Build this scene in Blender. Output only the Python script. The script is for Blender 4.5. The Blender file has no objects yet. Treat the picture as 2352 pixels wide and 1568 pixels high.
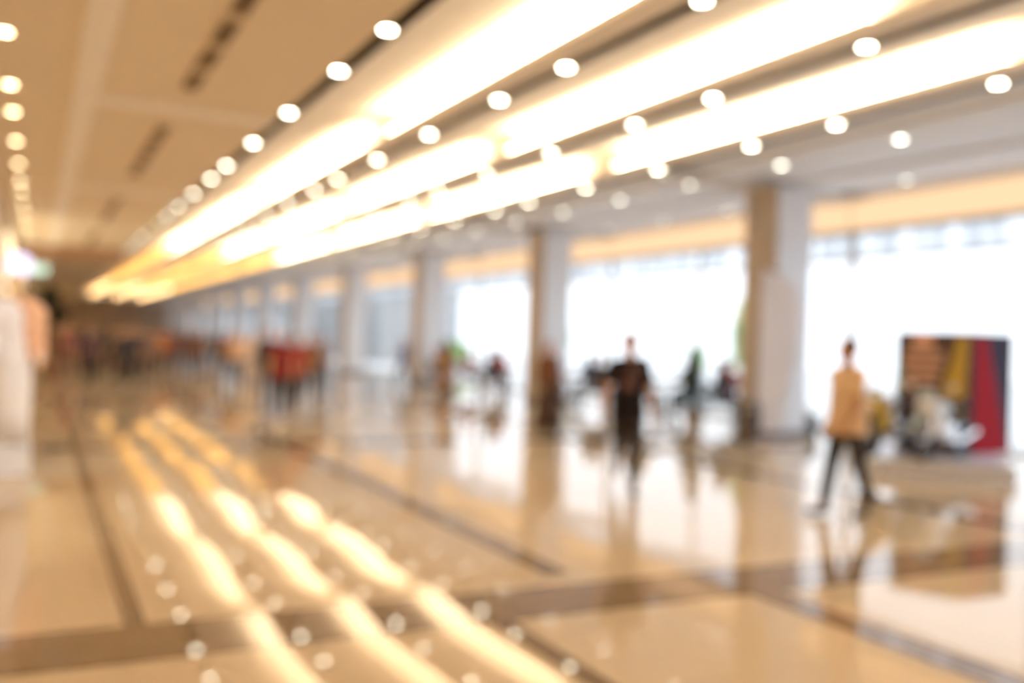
import bpy, bmesh, math, random
from mathutils import Vector, Matrix
random.seed(7)
C = bpy.context.scene.collection
PI = math.pi

# ------------------------------------------------------------------ camera geometry
FPX, CX, CY, H = 2000.0, 1176.0, 784.0, 1.6
YAW, ROLL = math.radians(28.7), math.radians(1.8)
Rv = Vector((math.cos(YAW), -math.sin(YAW), 0)); Fv = Vector((math.sin(YAW), math.cos(YAW), 0)); Uv = Vector((0, 0, 1))
def ray(u, v):
    a, b = (u-CX)/FPX, (v-CY)/FPX
    X = a*math.cos(ROLL)+b*math.sin(ROLL); Z = a*math.sin(ROLL)-b*math.cos(ROLL)
    return Rv*X + Fv + Uv*Z
def at(u, v, d): return Vector((0, 0, H)) + ray(u, v)*d
def floor_at(u, v):
    r = ray(u, v); return Vector((0, 0, H)) + r*(-H/r.z)
def at_x(u, v, x):
    r = ray(u, v); return Vector((0, 0, H)) + r*(x/r.x)

cam = bpy.data.cameras.new('camera'); co = bpy.data.objects.new('camera', cam); C.objects.link(co)
cam.sensor_width = 36; cam.lens = FPX/2352*36; cam.clip_end = 400
r_ = Rv*math.cos(ROLL)+Uv*math.sin(ROLL); u_ = -Rv*math.sin(ROLL)+Uv*math.cos(ROLL)
M = Matrix((r_, u_, -Fv)).transposed().to_4x4(); M.translation = (0, 0, H)
co.matrix_world = M
cam.dof.use_dof = True; cam.dof.focus_distance = 1.5; cam.dof.aperture_fstop = 0.87
bpy.context.scene.camera = co

# ------------------------------------------------------------------ materials
def mat(name, col, rough=.5, metal=0, emit=None, es=0, spec=.5, noise=0, nscale=6, coat=0):
    m = bpy.data.materials.new(name); m.use_nodes = True
    nt = m.node_tree; b = nt.nodes['Principled BSDF']
    b.inputs['Base Color'].default_value = (*col, 1); b.inputs['Roughness'].default_value = rough
    b.inputs['Metallic'].default_value = metal; b.inputs['Specular IOR Level'].default_value = spec
    b.inputs['Coat Weight'].default_value = coat
    if emit: b.inputs['Emission Color'].default_value = (*emit, 1); b.inputs['Emission Strength'].default_value = es
    if noise:
        tc = nt.nodes.new('ShaderNodeTexCoord'); n = nt.nodes.new('ShaderNodeTexNoise'); n.inputs['Scale'].default_value = nscale
        n.inputs['Detail'].default_value = 4
        mx = nt.nodes.new('ShaderNodeMix'); mx.data_type = 'RGBA'
        mx.inputs[6].default_value = (*[c*(1-noise) for c in col], 1); mx.inputs[7].default_value = (*[min(1, c*(1+noise)) for c in col], 1)
        nt.links.new(tc.outputs['Object'], n.inputs['Vector']); nt.links.new(n.outputs['Fac'], mx.inputs[0]); nt.links.new(mx.outputs[2], b.inputs['Base Color'])
    return m
def emis(name, col, s):
    m = bpy.data.materials.new(name); m.use_nodes = True; nt = m.node_tree; nt.nodes.clear()
    e = nt.nodes.new('ShaderNodeEmission'); e.inputs[0].default_value = (*col, 1); e.inputs[1].default_value = s
    o = nt.nodes.new('ShaderNodeOutputMaterial'); nt.links.new(e.outputs[0], o.inputs[0]); return m
def stone_floor(name, col, ior=1.45):
    m = bpy.data.materials.new(name); m.use_nodes = True; nt = m.node_tree; b = nt.nodes['Principled BSDF']
    N = nt.nodes.new; L = nt.links.new
    tc = N('ShaderNodeTexCoord')
    n1 = N('ShaderNodeTexNoise'); n1.inputs['Scale'].default_value = .9; n1.inputs['Detail'].default_value = 5
    vo = N('ShaderNodeTexBrick'); vo.inputs['Scale'].default_value = 1.0; vo.offset = 0
    vo.inputs['Color1'].default_value = (.46, .46, .46, 1); vo.inputs['Color2'].default_value = (.54, .54, .54, 1)
    vo.inputs['Mortar'].default_value = (.35, .35, .35, 1); vo.inputs['Mortar Size'].default_value = .003
    vo.inputs['Brick Width'].default_value = .8; vo.inputs['Row Height'].default_value = .8
    add = N('ShaderNodeMath'); add.operation = 'MULTIPLY_ADD'; add.inputs[1].default_value = .35; 
    L(n1.outputs['Fac'], add.inputs[0]); L(vo.outputs['Color'], add.inputs[2])
    rp = N('ShaderNodeMapRange'); rp.inputs['From Min'].default_value = .4; rp.inputs['From Max'].default_value = 1.0
    L(add.outputs[0], rp.inputs['Value'])
    mx = N('ShaderNodeMix'); mx.data_type = 'RGBA'
    mx.inputs[6].default_value = (*[c*.85 for c in col], 1); mx.inputs[7].default_value = (*[min(1, c*1.12) for c in col], 1)
    L(rp.outputs[0], mx.inputs[0]); L(mx.outputs[2], b.inputs['Base Color'])
    b.inputs['Roughness'].default_value = .025; b.inputs['IOR'].default_value = ior
    b.inputs['Specular Tint'].default_value = (1, .82, .54, 1)
    n2 = N('ShaderNodeTexNoise'); n2.inputs['Scale'].default_value = .8; n2.inputs['Detail'].default_value = 0
    bp = N('ShaderNodeBump'); bp.inputs['Distance'].default_value = .012; bp.inputs['Strength'].default_value = .5
    L(tc.outputs['Object'], n1.inputs['Vector']); L(tc.outputs['Object'], vo.inputs['Vector']); L(tc.outputs['Object'], n2.inputs['Vector'])
    L(n2.outputs['Fac'], bp.inputs['Height']); L(bp.outputs['Normal'], b.inputs['Normal'])
    return m
def glass_mat(name, tint, gl=.06, frost=None):
    m = bpy.data.materials.new(name); m.use_nodes = True; nt = m.node_tree; nt.nodes.clear()
    N = nt.nodes.new; L = nt.links.new
    t = N('ShaderNodeBsdfTransparent'); t.inputs[0].default_value = (*tint, 1)
    g = N('ShaderNodeBsdfGlossy'); g.inputs['Roughness'].default_value = .02
    mx = N('ShaderNodeMixShader'); mx.inputs[0].default_value = gl
    L(t.outputs[0], mx.inputs[1]); L(g.outputs[0], mx.inputs[2]); last = mx
    if frost:
        d = N('ShaderNodeBsdfTranslucent'); d.inputs[0].default_value = (.62, .645, .68, 1)
        tc = N('ShaderNodeTexCoord'); mp = N('ShaderNodeMapping'); mp.inputs['Scale'].default_value = (1, 3.5, .6)
        n = N('ShaderNodeTexNoise'); n.inputs['Scale'].default_value = 1.2; n.inputs['Detail'].default_value = 3
        L(tc.outputs['Object'], mp.inputs[0]); L(mp.outputs[0], n.inputs['Vector'])
        r = N('ShaderNodeMapRange'); r.inputs['From Min'].default_value = .35; r.inputs['From Max'].default_value = .65; r.inputs['To Min'].default_value = .15; r.inputs['To Max'].default_value = frost
        L(n.outputs['Fac'], r.inputs['Value'])
        m2 = N('ShaderNodeMixShader'); L(r.outputs[0], m2.inputs[0]); L(mx.outputs[0], m2.inputs[1]); L(d.outputs[0], m2.inputs[2]); last = m2
    o = N('ShaderNodeOutputMaterial'); L(last.outputs[0], o.inputs[0]); return m

M_floor = stone_floor('beige_marble', (.69, .575, .43))
M_inlay = stone_floor('brown_marble', (.225, .16, .105))
M_tan = mat('tan_ceiling', (.78, .675, .525), .8, noise=.02)
M_pale = mat('pale_band', (.93, .90, .85), .7)
M_white = mat('white_ceiling', (.86, .83, .78), .7)
M_grey = mat('grey_ceiling', (.80, .82, .87), .6)
M_cove = mat('cove_plaster', (.9, .84, .76), .8)
M_black = mat('black_slot', (.03, .022, .015), .6)
M_slot = mat('dark_brown_slot', (.10, .055, .025), .6)
M_brown = mat('brown_beam', (.30, .16, .08), .5)
M_endwall = mat('brown_end_wall', (.52, .38, .27), .5, noise=.2, nscale=.5)
M_leftwall = mat('amber_shopfront_wall', (.70, .56, .40), .5)
M_colg = mat('grey_stone', (.74, .78, .86), .25, noise=.05, nscale=2)
M_colb = mat('warm_lit_stone', (.54, .46, .38), .3, noise=.12, nscale=2)  # column side in warm interior light, the tint put into its colour
M_frame = mat('grey_window_frame', (.55, .56, .58), .4, .3)
M_glass = glass_mat('window_glass', (.96, .98, 1.0))
M_frost = glass_mat('frosted_transom', (.92, .95, .98), .05, .95)
M_pave = mat('pale_pavement', (.8, .8, .8), .8, noise=.08)
M_strip = emis('cove_lamp', (1.0, .78, .50), 40); M_strip2 = emis('cove_lamp_amber', (1.0, .52, .12), 11); M_strip3 = emis('cove_lamp_far', (1.0, .64, .28), 20)
M_amber = emis('amber_glow', (1.0, .64, .36), .98)  # emission stands in for cove light falling on the header
M_down = emis('downlight_lens', (1.0, .93, .70), 42)
M_down2 = emis('downlight_lens_warm', (1.0, .78, .42), 26)
M_ring = mat('white_ring', (.8, .78, .72), .4)
M_sign = emis('lit_sign', (1.0, .75, .42), 2.6)
M_lav = emis('lavender_sign', (.85, .75, 1.0), 1.6)
M_greens = emis('green_sign', (.75, 1.0, .72), 1.1)
M_steel = mat('steel', (.6, .6, .62), .25, 1)
M_chrome = mat('chrome', (.85, .86, .9), .08, 1)
M_rubber = mat('rubber', (.02, .02, .022), .7)
M_bark = mat('bark', (.16, .09, .05), .9, noise=.3)
M_leafd = mat('dark_leaf', (.02, .03, .018), .6, noise=.3)
M_leafg = mat('outdoor_leaf', (.5, .72, .34), .6, noise=.3)
M_pine = mat('pine_needles', (.05, .085, .07), .7, noise=.4, nscale=10)
M_whitep = mat('white_paint', (.82, .86, .95), .35)

# ------------------------------------------------------------------ helpers
def obj(name, bm, m, parent=None, smooth=True):
    me = bpy.data.meshes.new(name); bmesh.ops.recalc_face_normals(bm, faces=bm.faces[:]); bm.to_mesh(me); bm.free()
    for x in (m if isinstance(m, (list, tuple)) else [m]): me.materials.append(x)
    if smooth:
        for p in me.polygons: p.use_smooth = True
        me.set_sharp_from_angle(angle=.6)
    o = bpy.data.objects.new(name, me); C.objects.link(o)
    if parent: o.parent = parent
    return o
def tag(o, label, cat, group=None, kind=None):
    o['label'] = label; o['category'] = cat
    if group: o['group'] = group
    if kind: o['kind'] = kind
    return o
def struct(name, bm, m, smooth=False):
    o = obj(name, bm, m, None, smooth); o['kind'] = 'structure'; return o
def empty(name, loc=(0, 0, 0), rz=0):
    e = bpy.data.objects.new(name, None); C.objects.link(e); e.location = loc; e.rotation_euler = (0, 0, rz); e.empty_display_size = .1; return e
def copy_tree(o, parent=None):
    c = o.copy(); C.objects.link(c); c.parent = parent
    for ch in list(o.children): copy_tree(ch, c)
    return c
def box(bm, x0, x1, y0, y1, z0, z1, mi=0, bev=0):
    vs = [bm.verts.new((x, y, z)) for z in (z0, z1) for x, y in ((x0, y0), (x1, y0), (x1, y1), (x0, y1))]
    fs = [bm.faces.new([vs[i] for i in f]) for f in ((3, 2, 1, 0), (4, 5, 6, 7), (0, 1, 5, 4), (1, 2, 6, 5), (2, 3, 7, 6), (3, 0, 4, 7))]
    for f in fs: f.material_index = mi
    if bev: bmesh.ops.bevel(bm, geom=list({e for f in fs for e in f.edges}), offset=bev, segments=2, affect='EDGES', profile=.5)
    return fs
def quad(bm, pts, mi=0):
    f = bm.faces.new([bm.verts.new(p) for p in pts]); f.material_index = mi; return f
def prof(bm, pts, y0, y1, mi=0):          # polyline in x,z swept along y
    a = [bm.verts.new((x, y0, z)) for x, z in pts]; b = [bm.verts.new((x, y1, z)) for x, z in pts]
    for i in range(len(pts)-1):
        f = bm.faces.new((a[i], a[i+1], b[i+1], b[i])); f.material_index = mi
def tube(bm, pts, rads, n=10, sy=1.0, cap=True):
    pts = [Vector(p) for p in pts]
    if not isinstance(rads, (list, tuple)): rads = [rads]*len(pts)
    rings = []
    for i, p in enumerate(pts):
        d = (pts[min(i+1, len(pts)-1)]-pts[max(i-1, 0)]).normalized()
        a = d.cross(Vector((0, 1, 0)) if abs(d.y) < .9 else Vector((1, 0, 0))).normalized(); b = d.cross(a)
        rings.append([bm.verts.new(p+(a*math.cos(2*PI*k/n)+b*math.sin(2*PI*k/n)*sy)*rads[i]) for k in range(n)])
    for i in range(len(rings)-1):
        for k in range(n): bm.faces.new((rings[i][k], rings[i][(k+1) % n], rings[i+1][(k+1) % n], rings[i+1][k]))
    if cap: bm.faces.new(rings[0][::-1]); bm.faces.new(rings[-1])
def lathe(bm, pr, n=24, c=(0, 0, 0)):
    rings = [[bm.verts.new((c[0]+r*math.cos(2*PI*k/n), c[1]+r*math.sin(2*PI*k/n), c[2]+z)) for k in range(n)] for r, z in pr]
    for i in range(len(rings)-1):
        for k in range(n): bm.faces.new((rings[i][k], rings[i][(k+1) % n], rings[i+1][(k+1) % n], rings[i+1][k]))
    if pr[0][0] > 1e-5: bm.faces.new(rings[0][::-1])
    if pr[-1][0] > 1e-5: bm.faces.new(rings[-1])
def ball(bm, c, r, sub=2, mtx=None):
    rr = r if isinstance(r, (tuple, list)) else (r, r, r)
    g = bmesh.ops.create_icosphere(bm, subdivisions=sub, radius=1)
    bmesh.ops.transform(bm, matrix=Matrix.Translation(c) @ (mtx or Matrix()) @ Matrix.Diagonal((*rr, 1)), verts=g['verts'])
    return g['verts']
def capsule(bm, p0, p1, r0, r1, n=12):
    p0, p1 = Vector(p0), Vector(p1); d = (p1-p0)
    L = d.length or 1e-4; d = d/L
    pts, rad = [], []
    for k in range(5):
        t = PI/2*(1-k/4); pts.append(p0-d*r0*math.sin(t)); rad.append(max(1e-3, r0*math.cos(t)))
    for k in range(5):
        t = PI/2*k/4; pts.append(p1+d*r1*math.sin(t)); rad.append(max(1e-3, r1*math.cos(t)))
    a = d.cross(Vector((0, 1, 0)) if abs(d.y) < .9 else Vector((1, 0, 0))).normalized(); b = d.cross(a)
    rings = [[bm.verts.new(p+(a*math.cos(2*PI*k/n)+b*math.sin(2*PI*k/n))*r) for k in range(n)] for p, r in zip(pts, rad)]
    for i in range(len(rings)-1):
        for k in range(n): bm.faces.new((rings[i][k], rings[i][(k+1) % n], rings[i+1][(k+1) % n], rings[i+1][k]))
    bm.faces.new(rings[0][::-1]); bm.faces.new(rings[-1])
ORD = ['first', 'second', 'third', 'fourth', 'fifth', 'sixth', 'seventh', 'eighth', 'ninth', 'tenth', 'eleventh', 'twelfth', 'thirteenth', 'fourteenth', 'fifteenth', 'sixteenth', 'seventeenth', 'eighteenth', 'nineteenth', 'twentieth']

# ------------------------------------------------------------------ setting
Y0, Y1, XL, XW, ZC = -4.5, 100.0, -.85, 14.0, 4.6
COLY = [3.65+8.15*k for k in range(12)]
SLOT = [2.93, 4.95, 7.03, 9.15]
bm = bmesh.new(); quad(bm, [(XL, Y0, 0), (XW, Y0, 0), (XW, Y1, 0), (XL, Y1, 0)])
def inlay(a, b, c, d, h=.0015):
    quad(bm, [(*a, h), (*b, h), (*c, h), (*d, h)], 1)
sk = -.085
for k in range(12):                        # cross bands, laid at a slight skew to the hall
    y = 4.55+8.15*k; w = .60
    inlay((XL, y-XL*-sk), (11.2, y+11.2*sk), (11.2, y+11.2*sk+w), (XL, y-XL*-sk+w))
for x, w in ((.52, .11), (3.22, .20)): inlay((x-w/2, 5.1), (x+w/2, 5.1), (x+w/2, 90), (x-w/2, 90), .003)
for x, w in ((2.38, .13), (4.25, .26)): inlay((x-w/2, Y0), (x+w/2, Y0), (x+w/2, 4.5), (x-w/2, 4.5), .003)
inlay((8.0, 4.3), (8.3, 4.3), (8.3, 90), (8.0, 90), .003)
struct('floor', bm, [M_floor, M_inlay])
bm = bmesh.new(); quad(bm, [(XW+.12, -20, -.12), (60, -20, -.12), (60, 160, -.12), (XW+.12, 160, -.12)])
struct('ground', bm, M_pave)
bm = bmesh.new(); box(bm, XL-.3, XW+.6, Y0-.3, Y1+.3, 5.35, 5.5); struct('ceiling', bm, M_black)  # unseen slab over the ceilings, added to block sky light
bm = bmesh.new(); box(bm, XL, SLOT[0]-.05, Y0, 36, ZC, ZC+.05); struct('ceiling', bm, M_tan)
bm = bmesh.new(); box(bm, XL, SLOT[0]-.05, 36.5, Y1, 4.38, 4.42); struct('ceiling', bm, mat('beige_grey_ceiling', (.62, .56, .44), .8))
bm = bmesh.new(); box(bm, XL, SLOT[0]-.05, 36, 36.5, 4.14, ZC+.05); struct('trim_1', bm, M_brown)
# pale flat bands on the tan ceiling
bm = bmesh.new(); box(bm, .34, .62, Y0, 36, ZC-.03, ZC-.001)
for y in COLY:
    if y < 36: box(bm, .62, SLOT[0]-.05, y+.55, y+.95, ZC-.03, ZC-.001)
struct('trim_2', bm, M_pale)
# dark slots
for i, x in enumerate(SLOT):
    bm = bmesh.new(); prof(bm, [(x-.05, ZC), (x-.05, ZC+.14), (x+.13, ZC+.14), (x+.13, ZC)], Y0, Y1); struct('trim_%d' % (3+i), bm, M_black)
# lit recesses between the slots
for i in range(3):
    a, b = SLOT[i]+.13, SLOT[i+1]-.05
    pts = [(a, ZC), (a, ZC+.07), (b-1.3, ZC+.18), (b-.9, ZC+.27), (b-.62, ZC+.36), (b-.45, ZC+.42), (b-.30, ZC+.45), (b-.16, ZC+.44), (b-.08, ZC+.37)]
    pts += [(b-.06, ZC+.06), (b-.34, ZC+.06), (b-.34, ZC), (b, ZC)]
    bm = bmesh.new(); prof(bm, pts, Y0, Y1); struct('ceiling', bm, M_cove, True)
# grey side ceiling with shallow steps
bm = bmesh.new()
prof(bm, [(SLOT[3]+.13, ZC), (9.75, ZC), (9.75, ZC-.06), (10.75, ZC-.06), (10.75, ZC+.02), (11.9, ZC+.02), (11.9, ZC-.05), (13.0, ZC-.05), (13.0, ZC+.03), (XW-.25, ZC+.03), (XW-.25, ZC-.02), (XW+.4, ZC-.02)], Y0, Y1)
struct('ceiling', bm, M_grey)
bm = bmesh.new()
for y in COLY: box(bm, SLOT[3]+.15, XW, y-.42, y+.42, ZC-.09, ZC-.065)
struct('trim_7', bm, mat('grey_beam', (.62, .58, .55), .6))
# walls
bm = bmesh.new(); box(bm, XL-.2, XL, Y0, Y1, 0, 5.35); struct('wall_left', bm, M_leftwall)
bm = bmesh.new(); box(bm, XL-.2, XW+.2, Y0-.2, Y0, 0, 5.35); struct('wall_back', bm, mat('cream_wall', (.75, .66, .54), .7))
bm = bmesh.new(); box(bm, XL-.2, XW+.2, Y1, Y1+.2, 0, 5.35); struct('wall_far', bm, M_endwall)
bm = bmesh.new(); box(bm, XW, XW+.2, Y0, Y1, 3.965, 5.35); struct('wall_right', bm, mat('cream_bulkhead', (.85, .74, .6), .7))
bm = bmesh.new(); box(bm, XL, XL+.03, Y0, Y1, 0, .14); struct('baseboard_left', bm, M_brown)
# windows, one glazed bay between each pair of columns
edges = [Y0]+COLY+[Y1]
for k in range(len(edges)-1):
    a, b = edges[k], edges[k+1]
    if b-a < 1: continue
    fr = bmesh.new()
    for y in (a+.03, (a+b)/2+.4, b-.03): box(fr, XW, XW+.10, y-.03, y+.03, 0, 3.96)
    for z in (.04, 3.42, 3.93): box(fr, XW+.01, XW+.09, a, b, z-.03, z+.03)
    f = struct('window_%d' % (k+1), fr, M_frame)
    p = bmesh.new(); box(p, XW+.045, XW+.055, a+.05, b-.05, .07, 3.39); obj('pane', p, M_glass, f, False)
    p = bmesh.new(); box(p, XW+.045, XW+.055, a+.05, b-.05, 3.45, 3.90); obj('transom_pane', p, M_frost, f, False)

# ------------------------------------------------------------------ columns
bm = bmesh.new(); box(bm, -.42, .42, -.42, .42, 0, ZC-.07, 0, .02)
col0 = obj('column', bm, M_colg, None, False)
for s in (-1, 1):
    p = bmesh.new(); box(p, s*.425-.012, s*.425+.012, -.40, .40, .16, ZC-.08); obj('side_panel', p, M_colb, col0, False)['label'] = 'side face tinted brown for the warm interior light'  # brown here is warm light painted onto the side faces
p = bmesh.new(); box(p, -.45, .45, -.45, .45, 0, .15, 0, .01); obj('base', p, mat('dark_plinth', (.18, .15, .14), .4), col0, False)
cl = {1: 'nearest grey stone column, behind the white feather banner', 2: 'second grey column from the right, beside the woman in brown', 3: 'third grey column from the right, behind the standing person in beige',
      4: 'fourth grey column from the right, left of the person in navy', 5: 'fifth grey column from the right, behind the group in red', 0: 'grey stone column just outside the right edge of the picture'}
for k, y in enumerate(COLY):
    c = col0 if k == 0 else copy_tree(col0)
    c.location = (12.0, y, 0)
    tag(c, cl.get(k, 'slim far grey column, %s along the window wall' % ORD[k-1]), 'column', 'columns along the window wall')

# ------------------------------------------------------------------ ceiling lights
nm = ['left', 'middle', 'right']
bm = bmesh.new(); box(bm, -.05, .05, -3.5, 3.5, 0, .03); lamp0 = obj('cove_light', bm, M_ring, None, False)
bm = bmesh.new(); box(bm, -.045, .045, -3.48, 3.48, .031, .05); obj('lamp_tube', bm, M_strip, lamp0, False)
first = True
for i in range(3):
    x = SLOT[i+1]-.05-.27
    for k in range(12):
        y = COLY[k]-4.075+1.3
        o = lamp0 if first else copy_tree(lamp0); first = False
        if k >= 5:
            tl = o.children[0]; tl.material_slots[0].link = 'OBJECT'; tl.material_slots[0].material = M_strip2 if k < 9 else M_strip3
        o.location = (x, y, ZC+.061)
        far = k >= 7
        tag(o, ('distant warm linear light in the %s ceiling recess' % nm[i]) if far else 'warm linear cove light in the %s ceiling recess, %s bay from the camera' % (nm[i], ORD[k]), 'ceiling light',
            'cove lights in the %s recess' % nm[i] + (', far bays' if far else ''))
# round downlights
def dl(ml):
    bm = bmesh.new(); lathe(bm, [(.066, .0), (.085, .0), (.085, -.012), (.066, -.018), (.066, 0)], 20)
    o = obj('downlight', bm, M_ring)
    bm = bmesh.new(); lathe(bm, [(.0001, -.008), (.065, -.008)], 20); obj('lens', bm, ml, o)
    return o
d0, d1 = dl(M_down), dl(M_down2)
bay = [1.45, 3.65, 5.85, 8.05]
rows = [('along the left shopfronts', -.36, [y+8.15*k+4.45 for k in range(-1, 10) for y in bay], ZC-.001, d1),
        ('in the dark slot left of the coves', SLOT[0]-.01, [y+8.15*k+(0) for k in range(12) for y in bay], ZC-.001, d0),
        ('in the dark slot between left and middle coves', SLOT[1]+.02, [y+8.15*k for k in range(12) for y in bay], ZC-.001, d0),
        ('in the dark slot between middle and right coves', SLOT[2]+.02, [y+8.15*k for k in range(12) for y in bay], ZC-.001, d0),
        ('in the slot right of the coves', SLOT[3]+.02, [y+8.15*k for k in range(12) for y in bay], ZC-.001, d0),
        ('on the grey ceiling beside the coves', 10.3, [3.6+2.17*k for k in range(20)], ZC-.061, None),
        ('on the grey ceiling above the windows', 12.85, [3.25+2.17*k for k in range(14)], ZC-.051, None)]
d2 = dl(emis('downlight_lens_dim', (1.0, .98, .82), 17)); d3 = dl(emis('downlight_lens_dimmer', (1.0, 1.0, .9), 7))
used = set()
for ri, (where, x, ys, z, src) in enumerate(rows):
    if ri == 5: src = d2
    if ri == 6: src = d3
    n = 0
    for y in ys:
        zz = z
        if y > 95: continue
        if ri == 0 and 35.7 < y < 36.8: continue
        if ri == 0 and y > 36.8: zz = 4.379
        if ri == 1 or ri == 0: pass
        s = src
        if ri == 1 and (25 < y < 29 or y > 36): s = d1
        o = s if id(s) not in used else copy_tree(s); used.add(id(s))
        o.location = (x, y, zz)
        if 0 < ri < 5: o.location.z = ZC+.0
        d = Vector((x, y)).dot(Fv.to_2d())
        vis = (ray(0, 0)); uu = CX+FPX*(Vector((x, y, 0)).dot(Rv))/d if d > 0 else -1; vv = CY-FPX*3/d if d > 0 else -1
        inframe = d > 0 and -60 < uu < 2420 and vv > -60
        if inframe and n < 12:
            lab = 'small round downlight %s, %s from the camera' % (where, ORD[n]); g = 'downlights '+where; n += 1
        elif inframe: lab = 'distant round downlight %s' % where; g = 'far downlights '+where
        else: lab = 'round downlight %s, out of the picture overhead' % where; g = 'overhead downlights '+where
        tag(o, lab, 'ceiling light', g)
# slot diffusers on the tan ceiling
bm = bmesh.new(); box(bm, -.10, .10, -2.45, 2.45, -.012, 0); dif = obj('air_diffuser', bm, mat('diffuser_frame', (.58, .46, .33), .6), None, False)
bm = bmesh.new()
for k in range(5): box(bm, -.085, .085, -2.38+.98*k, -2.38+.98*k+.72, -.02, -.0125)
obj('slot', bm, M_slot, dif, False)
for k in range(4):
    o = dif if k == 0 else copy_tree(dif); o.location = (1.58, COLY[k]+.5+4.1-(.9 if k == 0 else 0), ZC-.001)
    if k == 0: o.location.y = 9.1
    if k == 3: o.location.y = 32.2
    if k == 1: o.location.y = 16.1
    if k == 2: o.location.y = 24.3
    tag(o, 'long brown slot diffuser in the tan ceiling, %s from the camera' % ORD[k], 'air vent', 'slot diffusers in the tan ceiling')
# cove glow on the header above the windows, put into emissive panels
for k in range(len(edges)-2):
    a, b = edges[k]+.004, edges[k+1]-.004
    h = bmesh.new(); box(h, XW-.07, XW-.0005, a, b, 3.97, 4.575, 0, .02); o = obj('amber_glow_panel', h, mat('panel_frame', (.8, .68, .5), .5), None, False)
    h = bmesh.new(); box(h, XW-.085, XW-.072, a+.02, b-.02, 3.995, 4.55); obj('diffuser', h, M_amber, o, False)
    tag(o, 'warm amber cove glow above the windows, %s bay from the camera' % ORD[k] if k < 9 else 'far amber cove glow above the windows', 'light panel', 'amber panels above the windows' if k < 9 else 'far amber panels')

# ------------------------------------------------------------------ left side: signs, mannequin, plant
e = empty('shop_sign', (XL, 31.5, 3.5)); tag(e, 'glowing warm shop sign along the wall at the left edge', 'sign')
bm = bmesh.new(); box(bm, 0, .12, -5, 5, -1.05, .75, 0, .03); obj('housing', bm, M_steel, e, False)
bm = bmesh.new(); box(bm, .121, .14, -4.92, 4.92, -.98, .68); obj('face', bm, M_sign, e, False)
p = at(45, 608, 22); e = empty('round_sign', p); tag(e, 'round lavender lit sign projecting above the white mannequin', 'sign')
bm = bmesh.new(); lathe(bm, [(.0001, -.06), (.26, -.06), (.29, -.03), (.29, .03), (.26, .06), (.0001, .06)], 32); bmesh.ops.rotate(bm, verts=bm.verts, matrix=Matrix.Rotation(PI/2, 3, 'X')); obj('disc', bm, M_lav, e)
bm = bmesh.new(); tube(bm, [(-.28, 0, .0), (XL-p.x, 0, 0)], .025); obj('bracket', bm, M_steel, e)
p = at(88, 618, 27); e = empty('hanging_sign', p); tag(e, 'small pale green lit sign hanging from the ceiling', 'sign')
bm = bmesh.new(); box(bm, -.26, .26, -.03, .03, -.14, .14, 0, .01); obj('face', bm, M_greens, e, False)
for s in (-.2, .2):
    bm = bmesh.new(); tube(bm, [(s, 0, .14), (s, 0, ZC-p.z)], .008, 6); obj('hanging_rod', bm, M_steel, e)
def leaves(bm, c, r, n, size, flat=1.0, seed=1):
    rng = random.Random(seed)
    for _ in range(n):
        d = Vector((rng.gauss(0, 1), rng.gauss(0, 1), rng.gauss(0, 1))).normalized()*(rng.random()**.4)
        p = Vector(c)+Vector((d.x*r[0], d.y*r[1], d.z*r[2])); a = Vector((rng.gauss(0, 1), rng.gauss(0, 1), rng.gauss(0, .6))).normalized(); b = a.cross(Vector((rng.random(), rng.random(), 1))).normalized()
        s = size*(.6+.8*rng.random())
        bm.faces.new([bm.verts.new(p-a*s), bm.verts.new(p+b*s*.35), bm.verts.new(p+a*s), bm.verts.new(p-b*s*.35)])
p = floor_at(118, 872); e = empty('potted_tree', (max(p.x, -.3), p.y, 0)); tag(e, 'tall dark leafed potted tree standing behind the white mannequin', 'plant')
bm = bmesh.new(); lathe(bm, [(.0001, 0), (.2, 0), (.27, .5), (.29, .5), (.29, .54), (.24, .54), (.22, .46), (.0001, .46)]); obj('pot', bm, mat('brown_pot', (.2, .1, .06), .5), e)
bm = bmesh.new(); tube(bm, [(0, 0, .4), (.03, 0, 1.1), (-.02, .02, 1.8), (0, 0, 2.3)], [.05, .045, .035, .02]); obj('trunk', bm, M_bark, e)
bm = bmesh.new(); leaves(bm, (-.12, 0, 2.45), (.26, .26, .42), 800, .09, seed=2); leaves(bm, (.12, 0, 2.0), (.32, .3, .3), 500, .09, seed=3); obj('foliage', bm, M_leafd, e)

# ------------------------------------------------------------------ people
dg = bpy.context.evaluated_depsgraph_get
def remesh(bm, vox, smooth=4):
    me = bpy.data.meshes.new('tmp'); bm.to_mesh(me); bm.free()
    o = bpy.data.objects.new('tmp', me); C.objects.link(o)
    r = o.modifiers.new('r', 'REMESH'); r.mode = 'VOXEL'; r.voxel_size = vox
    s = o.modifiers.new('s', 'SMOOTH'); s.iterations = smooth; s.factor = .5
    out = bpy.data.meshes.new_from_object(o.evaluated_get(dg()))
    bpy.data.objects.remove(o); bpy.data.meshes.remove(me)
    for p in out.polygons: p.use_smooth = True
    return out
POSE = {   # legL (thigh, knee), legR, armL (swing, abduct, elbow), armR; L is the person's left (+x)
    'walk': dict(l=(24, 8), r=(-20, 22), al=(-20, 9, 14), ar=(22, 9, 24)),
    'step': dict(l=(8, 4), r=(-14, 50), al=(-8, 14, 14), ar=(10, 15, 24)),
    'stand': dict(l=(1, 2), r=(-2, 2), al=(2, 8, 14), ar=(3, 8, 18)),
    'stride': dict(l=(-15, 6), r=(15, 3), al=(12, 10, 26), ar=(-10, 12, 24)),
    'sit': dict(l=(84, 84), r=(80, 86), al=(32, 8, 55), ar=(28, 10, 60)),
}
D = math.radians
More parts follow.
